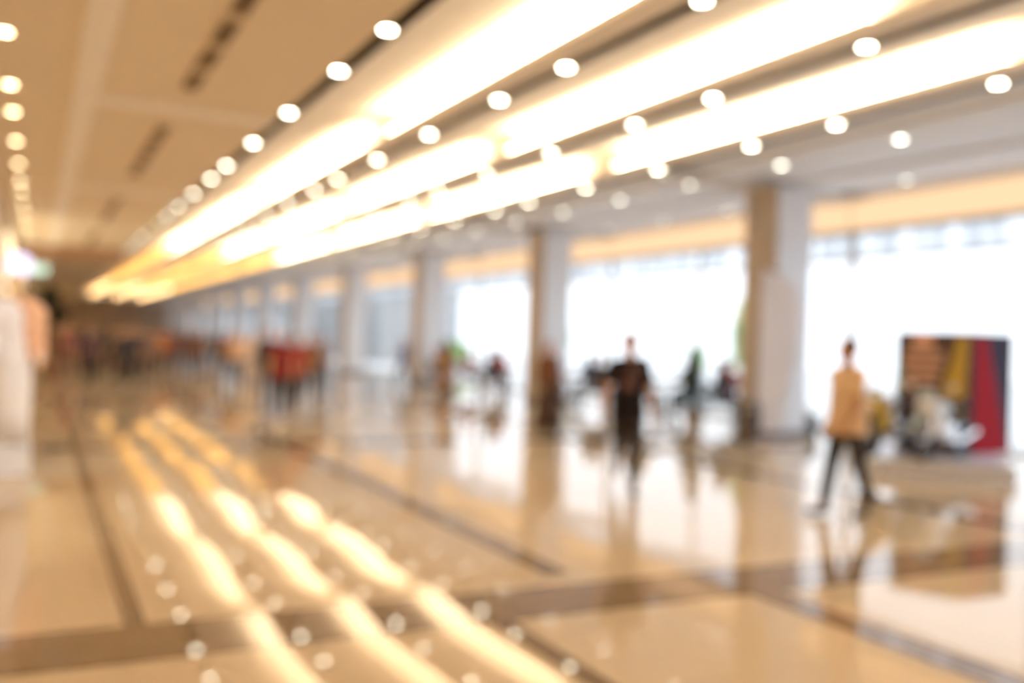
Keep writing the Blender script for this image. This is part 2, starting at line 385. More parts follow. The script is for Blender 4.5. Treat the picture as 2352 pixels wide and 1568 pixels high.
def skeleton(pose):
    P = POSE[pose]; J = {}
    for sd, s, key in (('L', 1, 'l'), ('R', -1, 'r')):
        th, kn = D(P[key][0]), D(P[key][1]); hip = Vector((s*.092, 0, .90)); sp = s*(-.022 if pose in ('walk', 'step', 'stride') else .012)
        knee = hip+Vector((sp, -math.sin(th)*.42, -math.cos(th)*.42)); t2 = th-kn
        ank = knee+Vector((sp*.3, -math.sin(t2)*.41, -math.cos(t2)*.41))
        fa = min(.9, max(0, -t2*.9))
        fd = Vector((s*.12, -math.cos(fa), -math.sin(fa))).normalized(); dn = Vector((0, math.sin(fa)*-1, -math.cos(fa)))
        J['hip'+sd], J['knee'+sd], J['ank'+sd] = hip, knee, ank
        J['heel'+sd] = ank+dn*.045-fd*.045; J['ball'+sd] = ank+dn*.052+fd*.115; J['toe'+sd] = ank+dn*.055+fd*.175
        sw, ab, el = [D(v) for v in P['a'+key]]
        sh = Vector((s*.168, .0, 1.385))
        d1 = Vector((s*math.sin(ab), -math.sin(sw)*math.cos(ab), -math.cos(sw)*math.cos(ab)))
        ew = sh+d1*.29; d2 = Vector((s*math.sin(ab)*.5, -math.sin(sw+el), -math.cos(sw+el))).normalized(); wr = ew+d2*.245
        J['sh'+sd], J['elb'+sd], J['wri'+sd], J['hd'+sd] = sh, ew, wr, d2
    low = min(J[k].z-r for k, r in (('heelL', .03), ('heelR', .03), ('toeL', .022), ('toeR', .022)))
    for k in J:
        if not k.startswith('hd'): J[k].z -= low
    J['dz'] = -low
    return J
def ell(bm, c, r, rx=0):
    ball(bm, c, r, 3, Matrix.Rotation(rx, 4, 'X'))
def loft(bm, z, rings, n=20):
    rr = [[bm.verts.new((rx*math.cos(2*PI*k/n), cy+ry*math.sin(2*PI*k/n), h+z)) for k in range(n)] for h, rx, ry, cy in rings]
    for i in range(len(rr)-1):
        for k in range(n): bm.faces.new((rr[i][k], rr[i][(k+1) % n], rr[i+1][(k+1) % n], rr[i+1][k]))
    bm.faces.new(rr[0][::-1]); bm.faces.new(rr[-1])
def body_mesh(J, vox):
    bm = bmesh.new(); z = J['dz']; V = lambda x, y, h: Vector((x, y, h+z))
    loft(bm, z, [(.82, .12, .09, .01), (.90, .152, .105, .01), (1.00, .142, .098, .005), (1.10, .132, .092, 0), (1.22, .148, .102, 0), (1.32, .155, .100, .005), (1.40, .135, .08, .012), (1.445, .075, .06, .015)])
    capsule(bm, V(0, .012, 1.40), V(0, -.005, 1.53), .062, .054)
    ell(bm, V(0, -.012, 1.625), (.074, .094, .108)); ell(bm, V(0, -.035, 1.565), (.055, .065, .055))
    ell(bm, V(0, -.108, 1.598), (.013, .018, .024)); ell(bm, V(0, -.098, 1.565), (.024, .012, .008))
    for s in (-1, 1): ell(bm, V(s*.076, 0, 1.61), (.01, .02, .03))
    for sd, s in (('L', 1), ('R', -1)):
        g = lambda k: J[k+sd]
        capsule(bm, g('hip')+Vector((0, .01, -.02)), g('knee'), .088, .056); capsule(bm, g('knee'), g('ank'), .054, .036)
        mid = g('knee').lerp(g('ank'), .3)+Vector((0, .012, 0)); ball(bm, mid, .058, 2)
        capsule(bm, g('ank'), g('heel'), .036, .030); capsule(bm, g('heel'), g('ball'), .030, .034); capsule(bm, g('ank'), g('ball'), .034, .03); capsule(bm, g('ball'), g('toe'), .034, .022)
        capsule(bm, V(s*.06, .01, 1.42), g('sh'), .050, .052); capsule(bm, g('sh'), g('elb'), .054, .041); capsule(bm, g('elb'), g('wri'), .041, .026)
        d = g('hd'); inn = Vector((-s, 0, 0)); inn = (inn-d*inn.dot(d)).normalized(); fwd = d.cross(inn)*s
        if fwd.y > 0: fwd = -fwd
        w = g('wri')
        for o_ in (-.026, -.009, .009, .026): capsule(bm, w+fwd*o_*.5, w+d*.085+fwd*o_, .016, .014, 8)
        for o_, L in ((.031, .072), (.0105, .082), (-.0105, .076), (-.031, .058)):
            a = w+d*.085+fwd*o_; b = a+(d*.94+inn*.16+fwd*o_*1.5)*L*.5; c = b+(d*.85+inn*.48+fwd*o_)*L*.5
            capsule(bm, a, b, .0095, .0088, 8); capsule(bm, b, c, .0088, .0075, 8)
        a = w+d*.025+fwd*.025; b = a+(d*.6+fwd*.75+inn*.25).normalized()*.045; c = b+(d*.9+fwd*.25+inn*.3).normalized()*.035
        capsule(bm, a, b, .014, .011, 8); capsule(bm, b, c, .011, .009, 8)
    return remesh(bm, vox, 3)
def top_mesh(J, sleeve, hem=.86, loose=0.0):
    bm = bmesh.new(); z = J['dz']; V = lambda x, y, h: Vector((x, y, h+z))
    lo = loose; loft(bm, z, [(.80, .188+lo, .142+lo, .005), (.90, .184+lo, .136+lo, .005), (1.02, .170+lo, .124+lo, 0), (1.12, .162+lo, .118+lo, 0), (1.24, .170+lo*.7, .124+lo*.7, 0), (1.33, .172+lo*.4, .118, .005), (1.40, .150, .098, .012), (1.45, .092, .078, .014)])
    for sd, s in (('L', 1), ('R', -1)):
        g = lambda k: J[k+sd]
        capsule(bm, V(s*.07, .01, 1.41), g('sh'), .060, .060)
        if sleeve == 'long': capsule(bm, g('sh'), g('elb'), .068, .054); capsule(bm, g('elb'), g('wri')-g('hd')*.01, .054, .037)
        elif sleeve == 'short': capsule(bm, g('sh'), g('sh').lerp(g('elb'), .62), .061, .056)
    return remesh(bm, .012, 5)
def legs_mesh(J, kind):
    bm = bmesh.new(); z = J['dz']
    if kind in ('dress', 'gown'):
        pr = [(.0001, .98), (.15, .98), (.168, .88), (.172, .6), (.168, .3), (.165, .04), (.15, .04), (.0001, .06)] if kind == 'gown' else [(.0001, .98), (.15, .98), (.175, .90), (.21, .60), (.25, .30), (.28, .07), (.265, .07), (.0001, .10)]
        lathe(bm, [(r, h+z) for r, h in pr], 28)
        for v in bm.verts:
            a = math.atan2(v.co.y, v.co.x); v.co.x *= 1+.05*math.sin(7*a)*(1-v.co.z); v.co.y *= .8*(1+.05*math.sin(7*a)*(1-v.co.z))
        me = bpy.data.meshes.new('d'); bmesh.ops.recalc_face_normals(bm, faces=bm.faces[:]); bm.to_mesh(me); bm.free()
        for p in me.polygons: p.use_smooth = True
        return me
    loft(bm, z, [(.80, .150, .112, .008), (.88, .172, .124, .008), (.96, .166, .118, .006), (1.03, .152, .108, .002)])
    for sd in 'LR':
        g = lambda k: J[k+sd]
        capsule(bm, g('hip')+Vector((0, .01, -.02)), g('knee'), .098, .070); capsule(bm, g('knee'), g('ank')+(g('knee')-g('ank'))*.08, .070, .055)
    return remesh(bm, .012, 5)
def shoe_mesh(J, sd):
    bm = bmesh.new(); g = lambda k: J[k+sd]
    capsule(bm, g('heel'), g('ball'), .034, .042); capsule(bm, g('ank').lerp(g('heel'), .4), g('ball'), .042, .038); capsule(bm, g('ball'), g('toe')+Vector((0, 0, .0)), .041, .028)
    for v in bm.verts: v.co.z = max(v.co.z, 0)
    return remesh(bm, .009, 3)
def hair_mesh(J, long):
    bm = bmesh.new(); z = J['dz']
    if long == 'scarf':
        ell(bm, Vector((0, .004, 1.63+z)), (.088, .104, .118)); capsule(bm, Vector((0, .02, 1.56+z)), Vector((0, .02, 1.42+z)), .085, .14)
    else:
        ell(bm, Vector((0, .004, 1.642+z)), (.083, .098, .105))
        if long: capsule(bm, Vector((0, .05, 1.60+z)), Vector((0, .075, 1.38+z)), .078, .075)
    me = remesh(bm, .01, 2)
    b2 = bmesh.new(); b2.from_mesh(me)
    kill = [v for v in b2.verts if v.co.y < -.045 and v.co.z < 1.675+z and abs(v.co.x) < .075 and v.co.z > 1.53+z] if long else [v for v in b2.verts if (v.co.y < -.04 and v.co.z < 1.675+z) or v.co.z < 1.57+z+(.02 if v.co.y < .02 else 0)]
    bmesh.ops.delete(b2, geom=kill, context='VERTS'); b2.to_mesh(me); b2.free()
    for p in me.polygons: p.use_smooth = True
    return me
CACHE = {}
def cached(key, fn):
    if key not in CACHE: CACHE[key] = fn()
    return CACHE[key]
CM = {}
def cmat(col, rough=.8):
    k = tuple(round(c, 3) for c in col)
    if k not in CM: CM[k] = mat('cloth', col, rough, noise=.12, nscale=14)
    return CM[k]
SKIN = mat('skin', (.50, .27, .16), .5); SKIN2 = mat('tan_skin', (.42, .20, .10), .5)
HAIRB = mat('dark_hair', (.02, .014, .011), .5); HAIRBR = mat('brown_hair', (.10, .045, .02), .5)
M_eye = mat('eye', (.03, .02, .02), .2)
def mobj(name, me, m, parent):
    if not me.materials: me.materials.append(None)
    o = bpy.data.objects.new(name, me); C.objects.link(o); o.parent = parent
    o.material_slots[0].link = 'OBJECT'; o.material_slots[0].material = m
    return o
SK = {p: skeleton(p) for p in POSE}
def person(label, loc, rz, h, pose, top, bot, sleeve='short', legs='trousers', hair=HAIRB, long=False, skin=SKIN, vox=.008, shoe=(.05, .045, .045), loose=0.0, group=None, topm=None, sitz=0, face=True):
    J = SK[pose]
    b = mobj('person', cached((pose, 'body', vox), lambda: body_mesh(J, vox)), skin, None)
    s = h/1.72; b.scale = (s, s, s); b.location = (loc[0], loc[1], sitz); b.rotation_euler = (0, 0, rz)
    mobj('dress_top' if legs == 'dress' else 'shirt', cached((pose, 'top', sleeve, loose), lambda: top_mesh(J, sleeve, loose=loose)), topm or cmat(top), b)
    mobj('skirt' if legs == 'dress' else 'trousers', cached((pose, 'legs', legs), lambda: legs_mesh(J, legs)), cmat(bot), b)
    for sd in 'LR': mobj('shoe', cached((pose, 'shoe', sd), lambda: shoe_mesh(J, sd)), cmat(shoe, .5), b)
    mobj('headscarf' if long == 'scarf' else 'hair', cached((pose, 'hair', long), lambda: hair_mesh(J, long)), hair, b)
    if face:
        for sx in (-1, 1):
            def em():
                bm = bmesh.new(); ball(bm, (sx*.031, -.094, 1.625+J['dz']), (.014, .008, .008), 2); me = bpy.data.meshes.new('eye'); bm.to_mesh(me); bm.free(); return me
            mobj('eye', cached((pose, 'eye', sx), em), M_eye, b)
    tag(b, label, 'person', group)
    return b
def face_to(p, off=0):      # rotation that turns the front (-y) toward the camera, plus an offset
    return math.atan2(p[1], p[0])-PI/2+off
# shirt with a faded print on the chest
m_print = mat('black_print_shirt', (.012, .011, .014), .9, spec=.15)
nt = m_print.node_tree; N = nt.nodes.new; L = nt.links.new
tc = N('ShaderNodeTexCoord'); sx = N('ShaderNodeSeparateXYZ'); L(tc.outputs['Object'], sx.inputs[0])
no = N('ShaderNodeTexNoise'); no.inputs['Scale'].default_value = 9; L(tc.outputs['Object'], no.inputs['Vector'])
mp = N('ShaderNodeMapping'); mp.inputs['Location'].default_value = (0, 0, -1.24*7); mp.inputs['Scale'].default_value = (8.5, 0, 7)
L(tc.outputs['Object'], mp.inputs[0]); ln = N('ShaderNodeVectorMath'); ln.operation = 'LENGTH'; L(mp.outputs[0], ln.inputs[0])
r1 = N('ShaderNodeMapRange'); r1.inputs['From Min'].default_value = 1.1; r1.inputs['From Max'].default_value = .7; L(ln.outputs['Value'], r1.inputs['Value'])
fr = N('ShaderNodeMath'); fr.operation = 'LESS_THAN'; fr.inputs[1].default_value = -.03; L(sx.outputs['Y'], fr.inputs[0])
r2 = N('ShaderNodeMapRange'); r2.inputs['From Min'].default_value = .4; r2.inputs['From Max'].default_value = .6; L(no.outputs['Fac'], r2.inputs['Value'])
m1 = N('ShaderNodeMath'); m1.operation = 'MULTIPLY'; L(r1.outputs[0], m1.inputs[0]); L(fr.outputs[0], m1.inputs[1])
m2 = N('ShaderNodeMath'); m2.operation = 'MULTIPLY'; L(m1.outputs[0], m2.inputs[0]); L(r2.outputs[0], m2.inputs[1])
mx = N('ShaderNodeMix'); mx.data_type = 'RGBA'; mx.inputs[6].default_value = (.012, .011, .014, 1); mx.inputs[7].default_value = (.17, .10, .105, 1)
L(m2.outputs[0], mx.inputs[0]); L(mx.outputs[2], nt.nodes['Principled BSDF'].inputs['Base Color'])

p = floor_at(1437, 1132)
person('man in black printed t-shirt and black trousers walking toward the camera', p, face_to(p, .1), 1.72, 'step', None, (.012, .012, .017), 'short', skin=SKIN2, vox=.0055, topm=m_print)
p = floor_at(1938, 1186)
person('person in loose tan shirt and dark grey trousers striding across the right', p, face_to(p, -.85), 1.70, 'stride', (.74, .52, .33), (.035, .035, .038), 'short', skin=SKIN2, vox=.0055, loose=.03)
def ppl(u, vf, h, pose, off, lab, top, bot, **k):
    p = floor_at(u, vf)
    d = p.length
    k.setdefault('face', d < 24)
    return person(lab, p, face_to(p, off), h, pose, top, bot, **k)
BLK = (.012, .012, .016)
ppl(1256, 990, 1.60, 'stand', .5, 'woman in long dark brown dress standing by the second column', (.16, .06, .025), (.05, .028, .018), sleeve='long', legs='dress', long=True, hair=HAIRBR)
ppl(1022, 912, 1.60, 'stand', 2.6, 'person in light brown coat standing near the third column', (.36, .21, .11), (.32, .18, .10), sleeve='long', legs='dress', long='scarf', hair=cmat((.10, .07, .06)))
ppl(926, 888, 1.62, 'walk', .8, 'person in navy top with dark trousers walking left of the third column', (.035, .03, .12), (.03, .03, .05), sleeve='long')
ppl(966, 874, 1.62, 'stand', .2, 'woman in pale pink clothes in front of the third column', (.62, .46, .43), (.6, .5, .48), sleeve='long', legs='dress', long='scarf', hair=cmat((.6, .45, .42)))
G = 'group of shoppers in red'
ppl(642, 962, 1.70, 'walk', .1, 'man in dark red shirt and black trousers leading the group', (.20, .012, .012), BLK, group=G)
ppl(676, 945, 1.62, 'walk', -.1, 'woman in bright red top right of the man in dark red', (.30, .022, .022), (.05, .045, .055), group=G, long=True)
ppl(612, 945, 1.70, 'stand', .3, 'person in black jacket at the left of the group in red', (.03, .025, .04), (.06, .05, .055), sleeve='long', group=G)
ppl(710, 925, 1.66, 'walk', .2, 'person in rust brown top and black trousers behind the group in red', (.22, .09, .045), BLK, sleeve='long', group=G)
ppl(738, 905, 1.6, 'stand', -.2, 'person in grey top and dark trousers right of the group in red', (.25, .24, .28), (.04, .04, .06), group=G)
ppl(522, 884, 1.66, 'walk', .2, 'person in brown top and dark trousers beside the two in cream', (.22, .09, .05), (.03, .03, .035))
ppl(545, 886, 1.62, 'stand', -.1, 'woman in cream tunic left of the pair in cream', (.66, .47, .35), (.10, .09, .10), sleeve='long', long='scarf', hair=cmat((.5, .34, .24)))
ppl(576, 880, 1.62, 'stand', .2, 'woman in off white tunic right of the pair in cream', (.68, .55, .47), (.5, .42, .38), sleeve='long', legs='dress', long='scarf', hair=cmat((.55, .45, .40)))
far = [(276, 890, 'near black', (.03, .03, .04), (.03, .03, .035)), (205, 884, 'deep violet', (.07, .04, .13), (.05, .04, .06)), (318, 872, 'midnight blue', (.025, .03, .08), (.03, .03, .05)), (440, 868, 'dark maroon', (.16, .05, .05), (.05, .04, .05)),
       (150, 868, 'pink', (.45, .16, .14), (.5, .25, .2)), (188, 866, 'indigo blue', (.06, .05, .2), (.1, .07, .1)), (214, 850, 'mauve', (.3, .14, .2), (.08, .06, .07)),
       (236, 862, 'charcoal', (.05, .045, .05), (.06, .05, .05)), (258, 850, 'taupe', (.33, .22, .18), (.12, .08, .07)), (300, 878, 'dark blue', (.03, .04, .10), (.02, .025, .04)),
       (284, 856, 'plum', (.14, .05, .08), (.05, .04, .05)), (326, 856, 'slate', (.13, .13, .18), (.05, .05, .06)), (345, 866, 'dusty rose', (.42, .24, .2), (.3, .2, .17)),
       (368, 858, 'bright orange', (.62, .20, .06), (.12, .09, .07)), (388, 850, 'brick red', (.42, .12, .06), (.25, .1, .08)), (412, 848, 'dark purple', (.1, .06, .12), (.1, .06, .08)),
       (436, 846, 'lilac grey', (.35, .3, .36), (.3, .26, .28)), (458, 850, 'brown', (.25, .1, .06), (.2, .12, .1)), (484, 846, 'pale grey', (.42, .38, .4), (.3, .27, .3)),
       (502, 842, 'maroon', (.22, .06, .05), (.08, .06, .06)), (165, 836, 'coral', (.5, .2, .14), (.2, .12, .1)), (200, 832, 'red brown', (.3, .09, .06), (.08, .06, .06)),
       (228, 828, 'navy', (.03, .035, .1), (.04, .04, .05)), (250, 834, 'beige', (.5, .35, .26), (.2, .15, .12)), (312, 836, 'wine red', (.28, .05, .06), (.06, .05, .06)),
       (272, 824, 'black', (.02, .02, .025), (.03, .03, .03)), (138, 850, 'dark brown', (.1, .05, .03), (.06, .04, .03)), (352, 830, 'violet', (.16, .08, .22), (.08, .06, .1)),
       (396, 828, 'steel blue', (.12, .16, .26), (.06, .06, .08)), (424, 830, 'tan', (.42, .27, .16), (.2, .14, .1)), (466, 828, 'cream', (.6, .48, .38), (.3, .24, .2))]
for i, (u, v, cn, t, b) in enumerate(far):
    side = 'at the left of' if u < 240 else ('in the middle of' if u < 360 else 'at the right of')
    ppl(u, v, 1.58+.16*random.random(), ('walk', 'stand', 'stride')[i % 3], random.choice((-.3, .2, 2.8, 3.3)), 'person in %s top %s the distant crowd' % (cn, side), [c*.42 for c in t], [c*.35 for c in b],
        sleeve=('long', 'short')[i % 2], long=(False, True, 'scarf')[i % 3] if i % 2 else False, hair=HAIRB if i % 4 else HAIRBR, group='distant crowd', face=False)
# mannequin
e = at(40, 748, 9.6); plx, ply = -.20, 10.9
bm = bmesh.new(); box(bm, -.19, .19, -.17, .17, 0, .30, 0, .01); o = obj('plinth', bm, M_whitep, None, False); o.location = (plx, ply, 0); tag(o, 'white square plinth under the mannequin at the left edge', 'plinth')
mq = person('white mannequin with a peach shawl on a plinth at the left edge', (plx, ply), face_to((plx, ply), .1), 1.84, 'stand', (.86, .86, .9), (.86, .87, .92), 'long', legs='gown', skin=mat('mannequin_gold', (.75, .55, .3), .4), hair=mat('mannequin_white', (.8, .75, .7), .5), shoe=(.8, .8, .82), sitz=.302, face=False)
mq['category'] = 'mannequin'; mq.name = 'mannequin'
bm = bmesh.new(); z = SK['stand']['dz']
capsule(bm, (.10, -.02, 1.40+z), (.2, -.02, 1.34+z), .10, .09); capsule(bm, (.2, -.03, 1.34+z), (.23, -.04, .85+z), .085, .06); capsule(bm, (.12, -.06, 1.3+z), (.15, -.08, .9+z), .08, .05)
sh = mobj('shawl', remesh(bm, .012, 5), cmat((.72, .42, .26)), mq)

# ------------------------------------------------------------------ banner, kiosk and motorcycles on the right
p = floor_at(1788, 1022); e = empty('feather_banner', (p.x, p.y, 0), face_to(p)); tag(e, 'tall white feather banner standing before the nearest column', 'banner')
bm = bmesh.new(); Wd = .64; Hh = 2.95; n = 24; rows_ = []
for i in range(n+1):
    t = i/n; z = .22+t*(Hh-.22)
    w = Wd*(.62+.38*min(1, t*2)) if t < .8 else Wd*math.sqrt(max(0, 1-((t-.8)/.2)**2))*.95+.01
    x0 = -.40+.05*t
    rows_.append([bm.verts.new((x0+w*j/6, .02*math.sin(j+3*t)-.03, z)) for j in range(7)])
for i in range(n):
    for j in range(6): bm.faces.new((rows_[i][j], rows_[i][j+1], rows_[i+1][j+1], rows_[i+1][j]))
fm = mat('white_flag', (.90, .91, 1.0), .6, noise=.03, nscale=2); nt = fm.node_tree
tr = nt.nodes.new('ShaderNodeBsdfTranslucent'); tr.inputs[0].default_value = (.85, .82, .88, 1); ms = nt.nodes.new('ShaderNodeMixShader'); ms.inputs[0].default_value = .45
nt.links.new(nt.nodes['Principled BSDF'].outputs[0], ms.inputs[1]); nt.links.new(tr.outputs[0], ms.inputs[2]); nt.links.new(ms.outputs[0], nt.nodes['Material Output'].inputs[0])
obj('flag', bm, fm, e)
bm = bmesh.new(); tube(bm, [(-.41, 0, .05), (-.39, 0, 1.2), (-.355, 0, 2.4), (-.22, 0, 2.85), (.0, 0, 2.97)], [.016, .014, .01, .008, .006], 8); obj('pole', bm, M_rubber, e)
bm = bmesh.new(); box(bm, -.46, .30, -.25, .25, 0, .05, 0, .01); obj('base', bm, mat('lavender_base', (.6, .58, .68), .5), e, False)
p = floor_at(1845, 1000); bm = bmesh.new(); box(bm, -.26, .26, -.16, .16, 0, .42, 0, .06); o = obj('bag', bm, mat('black_canvas', (.02, .02, .025), .7)); o.location = (p.x+.1, p.y, 0); o.rotation_euler.z = .5; tag(o, 'black bag on the floor right of the feather banner', 'bag')
bm = bmesh.new(); tube(bm, [(-.14, 0, .42), (-.12, 0, .55), (.12, 0, .55), (.14, 0, .42)], .014, 8); obj('handle', bm, M_rubber, o)
p = floor_at(1718, 1018); bm = bmesh.new()
lathe(bm, [(.0001, 0), (.19, 0), (.2, .02), (.2, .62), (.17, .68), (.1, .72), (.0001, .72)], 24); o = obj('waste_bin', bm, mat('dark_bin', (.10, .085, .08), .4)); o.location = (p.x, p.y, 0); tag(o, 'dark round waste bin left of the feather banner', 'bin')
bm = bmesh.new(); lathe(bm, [(.19, .58), (.206, .58), (.206, .61), (.19, .61)], 24); obj('rim', bm, M_steel, o)

pc = [at(2060, 815, 13.0), at(2230, 815, 12.3), at(2326, 815, 12.75)]
pc = [Vector((q.x, q.y, 0)) for q in pc]
zt, zb = 1.93, .2
back = pc[0]+(pc[2]-pc[1])
bm = bmesh.new()
def prism(bm, base, z0, z1):
    a = [bm.verts.new((q.x, q.y, z0)) for q in base]; b = [bm.verts.new((q.x, q.y, z1)) for q in base]
    bm.faces.new(a[::-1]); bm.faces.new(b)
    for i in range(len(base)): bm.faces.new((a[i], a[(i+1) % len(base)], b[(i+1) % len(base)], b[i]))
prism(bm, [pc[0], pc[1], pc[2], back], zb, zt)
kiosk = obj('display_kiosk', bm, mat('kiosk_dark', (.075, .045, .045), .5), None, False)
tag(kiosk, 'dark display stand with yellow and red wedges on the white platform', 'display stand')
def facepoly(name, i, pts, m, off=.006):       # pts as fractions across the face and up it
    a, b = pc[i], pc[i+1]; d = (b-a); nrm = Vector((d.y, -d.x, 0)).normalized()
    if nrm.dot(-a) < 0: nrm = -nrm
    bm = bmesh.new(); f = [bm.verts.new(a+d*s+Vector((0, 0, zb+(zt-zb)*t))+nrm*off) for s, t in pts]; g = [bm.verts.new(v.co-nrm*(off-.001)) for v in f]
    bm.faces.new(f); bm.faces.new(g[::-1])
    for k in range(len(f)): bm.faces.new((f[k], g[k], g[(k+1) % len(f)], f[(k+1) % len(f)]))
    return obj(name, bm, m, kiosk, False)
M_y = mat('yellow_print', (.62, .40, .06), .5); M_r = mat('red_print', (.36, .015, .028), .8, spec=.1); M_n = mat('navy_print', (.05, .045, .075), .8, spec=.1); M_t = mat('teal_print', (.05, .35, .38), .5); M_pt = mat('peach_print', (.78, .42, .30), .5)
facepoly('side_panel', 1, [(0.02, .0), (1, 0), (1, 1), (.02, 1)], M_n, .004)
facepoly('red_wedge', 1, [(.08, .0), (.92, .0), (.36, .97), (.10, .97)], M_r, .009)
facepoly('yellow_wedge', 0, [(.60, .42), (.95, .30), (.97, .97), (.84, .97)], M_y, .006)
facepoly('yellow_wedge', 0, [(.80, .0), (.95, .0), (.95, .28), (.78, .33)], mat('olive_print', (.28, .18, .04), .5), .005)
facepoly('teal_stripe', 0, [(0.0, .48), (.09, .48), (.07, .74), (.0, .76)], M_t, .006)
facepoly('emblem', 0, [(.20, .86), (.52, .86), (.50, .99), (.24, .99)], M_pt, .006)
for k, (a, b) in enumerate(((.12, .66), (.10, .64), (.12, .60), (.10, .58))):
    facepoly('text_line', 0, [(a, .79-.075*k), (b, .79-.075*k), (b, .835-.075*k), (a, .835-.075*k)], M_pt, .006)
for k in range(3):
    facepoly('text_line', 0, [(.1, .49-.05*k), (.55, .49-.05*k), (.55, .51-.05*k), (.1, .51-.05*k)], mat('dim_print', (.35, .2, .16), .5), .006)
# platform
f0, f1 = floor_at(1992, 1085), floor_at(2335, 1112)
bk = pc[2]+Vector((.5, .6, 0)); bl = pc[0]+Vector((.2, 1.0, 0))
bm = bmesh.new(); prism(bm, [Vector((f0.x, f0.y, 0)), Vector((f1.x, f1.y, 0)), Vector((bk.x, bk.y, 0)), Vector((bl.x, bl.y, 0))], .0, .199)
o = obj('platform', bm, mat('lavender_white_platform', (.80, .84, 1.0), .35), None, False); tag(o, 'low lavender white platform under the display stand and motorcycles', 'platform')
fd_ = (f1-f0).normalized(); bm = bmesh.new()
pa, pb = f0+fd_*.02, f1-fd_*.02; nn = Vector((fd_.y, -fd_.x, 0)).normalized()*.012
if nn.dot(-f0) < 0: nn = -nn
prism(bm, [Vector((pa.x, pa.y, 0)), Vector((pb.x, pb.y, 0)), Vector((pb.x, pb.y, 0))+nn, Vector((pa.x, pa.y, 0))+nn], .15, .19)
obj('edge_strip', bm, M_chrome, o, False)
# motorcycle (front toward -y)
def motorcycle(label, loc, rz, paint, paint2):
    e = empty('motorcycle', loc, rz); e.scale = (.8, .8, .8); tag(e, label, 'motorcycle')
    for y in (-.66, .66):
        bm = bmesh.new(); prf = [(.30+.055*math.cos(t), .06*math.sin(t)) for t in [2*PI*k/12 for k in range(13)]]
        lathe(bm, prf, 32); bmesh.ops.rotate(bm, verts=bm.verts, matrix=Matrix.Rotation(PI/2, 3, 'Y')); bmesh.ops.translate(bm, verts=bm.verts, vec=(0, y, .355))
        bmesh.ops.remove_doubles(bm, verts=bm.verts, dist=1e-5); w = obj('wheel', bm, M_rubber, e)
        bm = bmesh.new()
        for k in range(6):
            a = k*PI/3; tube(bm, [(0, y, .355), (0, y+.26*math.cos(a), .355+.26*math.sin(a))], .018, 6)
        ball(bm, (0, y, .355), .05, 2)
        obj('spokes', bm, M_chrome, w)
    bm = bmesh.new()
    for s in (-1, 1): tube(bm, [(s*.09, -.66, .355), (s*.09, -.44, .95)], .026)
    obj('fork', bm, M_chrome, e)
    bm = bmesh.new(); tube(bm, [(-.36, -.30, 1.02), (-.2, -.40, 1.05), (0, -.42, .98), (.2, -.40, 1.05), (.36, -.30, 1.02)], .016); hb = obj('handlebar', bm, M_rubber, e)
    for s in (-1, 1):
        bm = bmesh.new(); tube(bm, [(s*.25, -.38, 1.05), (s*.32, -.42, 1.2)], .008, 6); ball(bm, (s*.34, -.42, 1.22), (.07, .02, .045), 2); obj('mirror', bm, M_chrome, hb)
    bm = bmesh.new(); ball(bm, (0, -.16, .84), (.17, .30, .15), 3); obj('fuel_tank', bm, paint, e)
    bm = bmesh.new(); ball(bm, (0, -.50, .86), (.19, .20, .22), 3); ball(bm, (0, -.34, .62), (.21, .26, .24), 3); fa = obj('fairing', bm, paint2, e)
    bm = bmesh.new(); ball(bm, (0, -.68, .88), (.10, .05, .08), 2); obj('headlamp', bm, M_chrome, fa)
    bm = bmesh.new(); ball(bm, (0, -.56, 1.06), (.15, .06, .14), 2, Matrix.Rotation(-.4, 4, 'X')); obj('windscreen', bm, mat('smoked_screen', (.5, .6, .66), .1), fa)
    bm = bmesh.new(); ball(bm, (0, .25, .82), (.14, .32, .07), 3); ball(bm, (0, .55, .92), (.10, .26, .06), 3, Matrix.Rotation(.25, 4, 'X')); obj('seat', bm, M_rubber, e)
    bm = bmesh.new(); box(bm, -.15, .15, -.22, .22, .28, .62, 0, .05); obj('engine', bm, M_steel, e)
    bm = bmesh.new(); tube(bm, [(.15, -.1, .36), (.18, .25, .30), (.20, .75, .46)], [.03, .04, .055], 12); obj('exhaust', bm, M_chrome, e)
    bm = bmesh.new(); tube(bm, [(0, -.42, .92), (0, -.1, .72), (0, .2, .5), (0, .66, .355)], .035); tube(bm, [(0, -.1, .75), (0, .4, .78), (0, .75, .86)], .03); obj('frame', bm, M_rubber, e)
    bm = bmesh.new(); n = 10
    for yy in (-.66,):
        ra = [[bm.verts.new((s, yy+.39*math.cos(a), .355+.39*math.sin(a))) for s in (-.07, -.05, .05, .07)] for a in [PI*.15+PI*.7*k/n for k in range(n+1)]]
        for i in range(n):
            for j in range(3): bm.faces.new((ra[i][j], ra[i][j+1], ra[i+1][j+1], ra[i+1][j]))
    obj('front_mudguard', bm, paint, e)
    return e
P1 = at(2048, 900, 12.05); P2 = at(2168, 900, 11.75)
motorcycle('yellow and grey motorcycle on the platform, left of the white one', (P1.x, P1.y, .20), face_to(P1, -.5), mat('grey_paint', (.42, .40, .42), .25), mat('yellow_paint', (.66, .46, .06), .25))
motorcycle('white motorcycle on the platform in front of the dark display stand', (P2.x, P2.y, .20), face_to(P2, -.45), mat('pale_blue_paint', (.6, .75, .85), .15), mat('glossy_white_paint', (.88, .9, .95), .12))

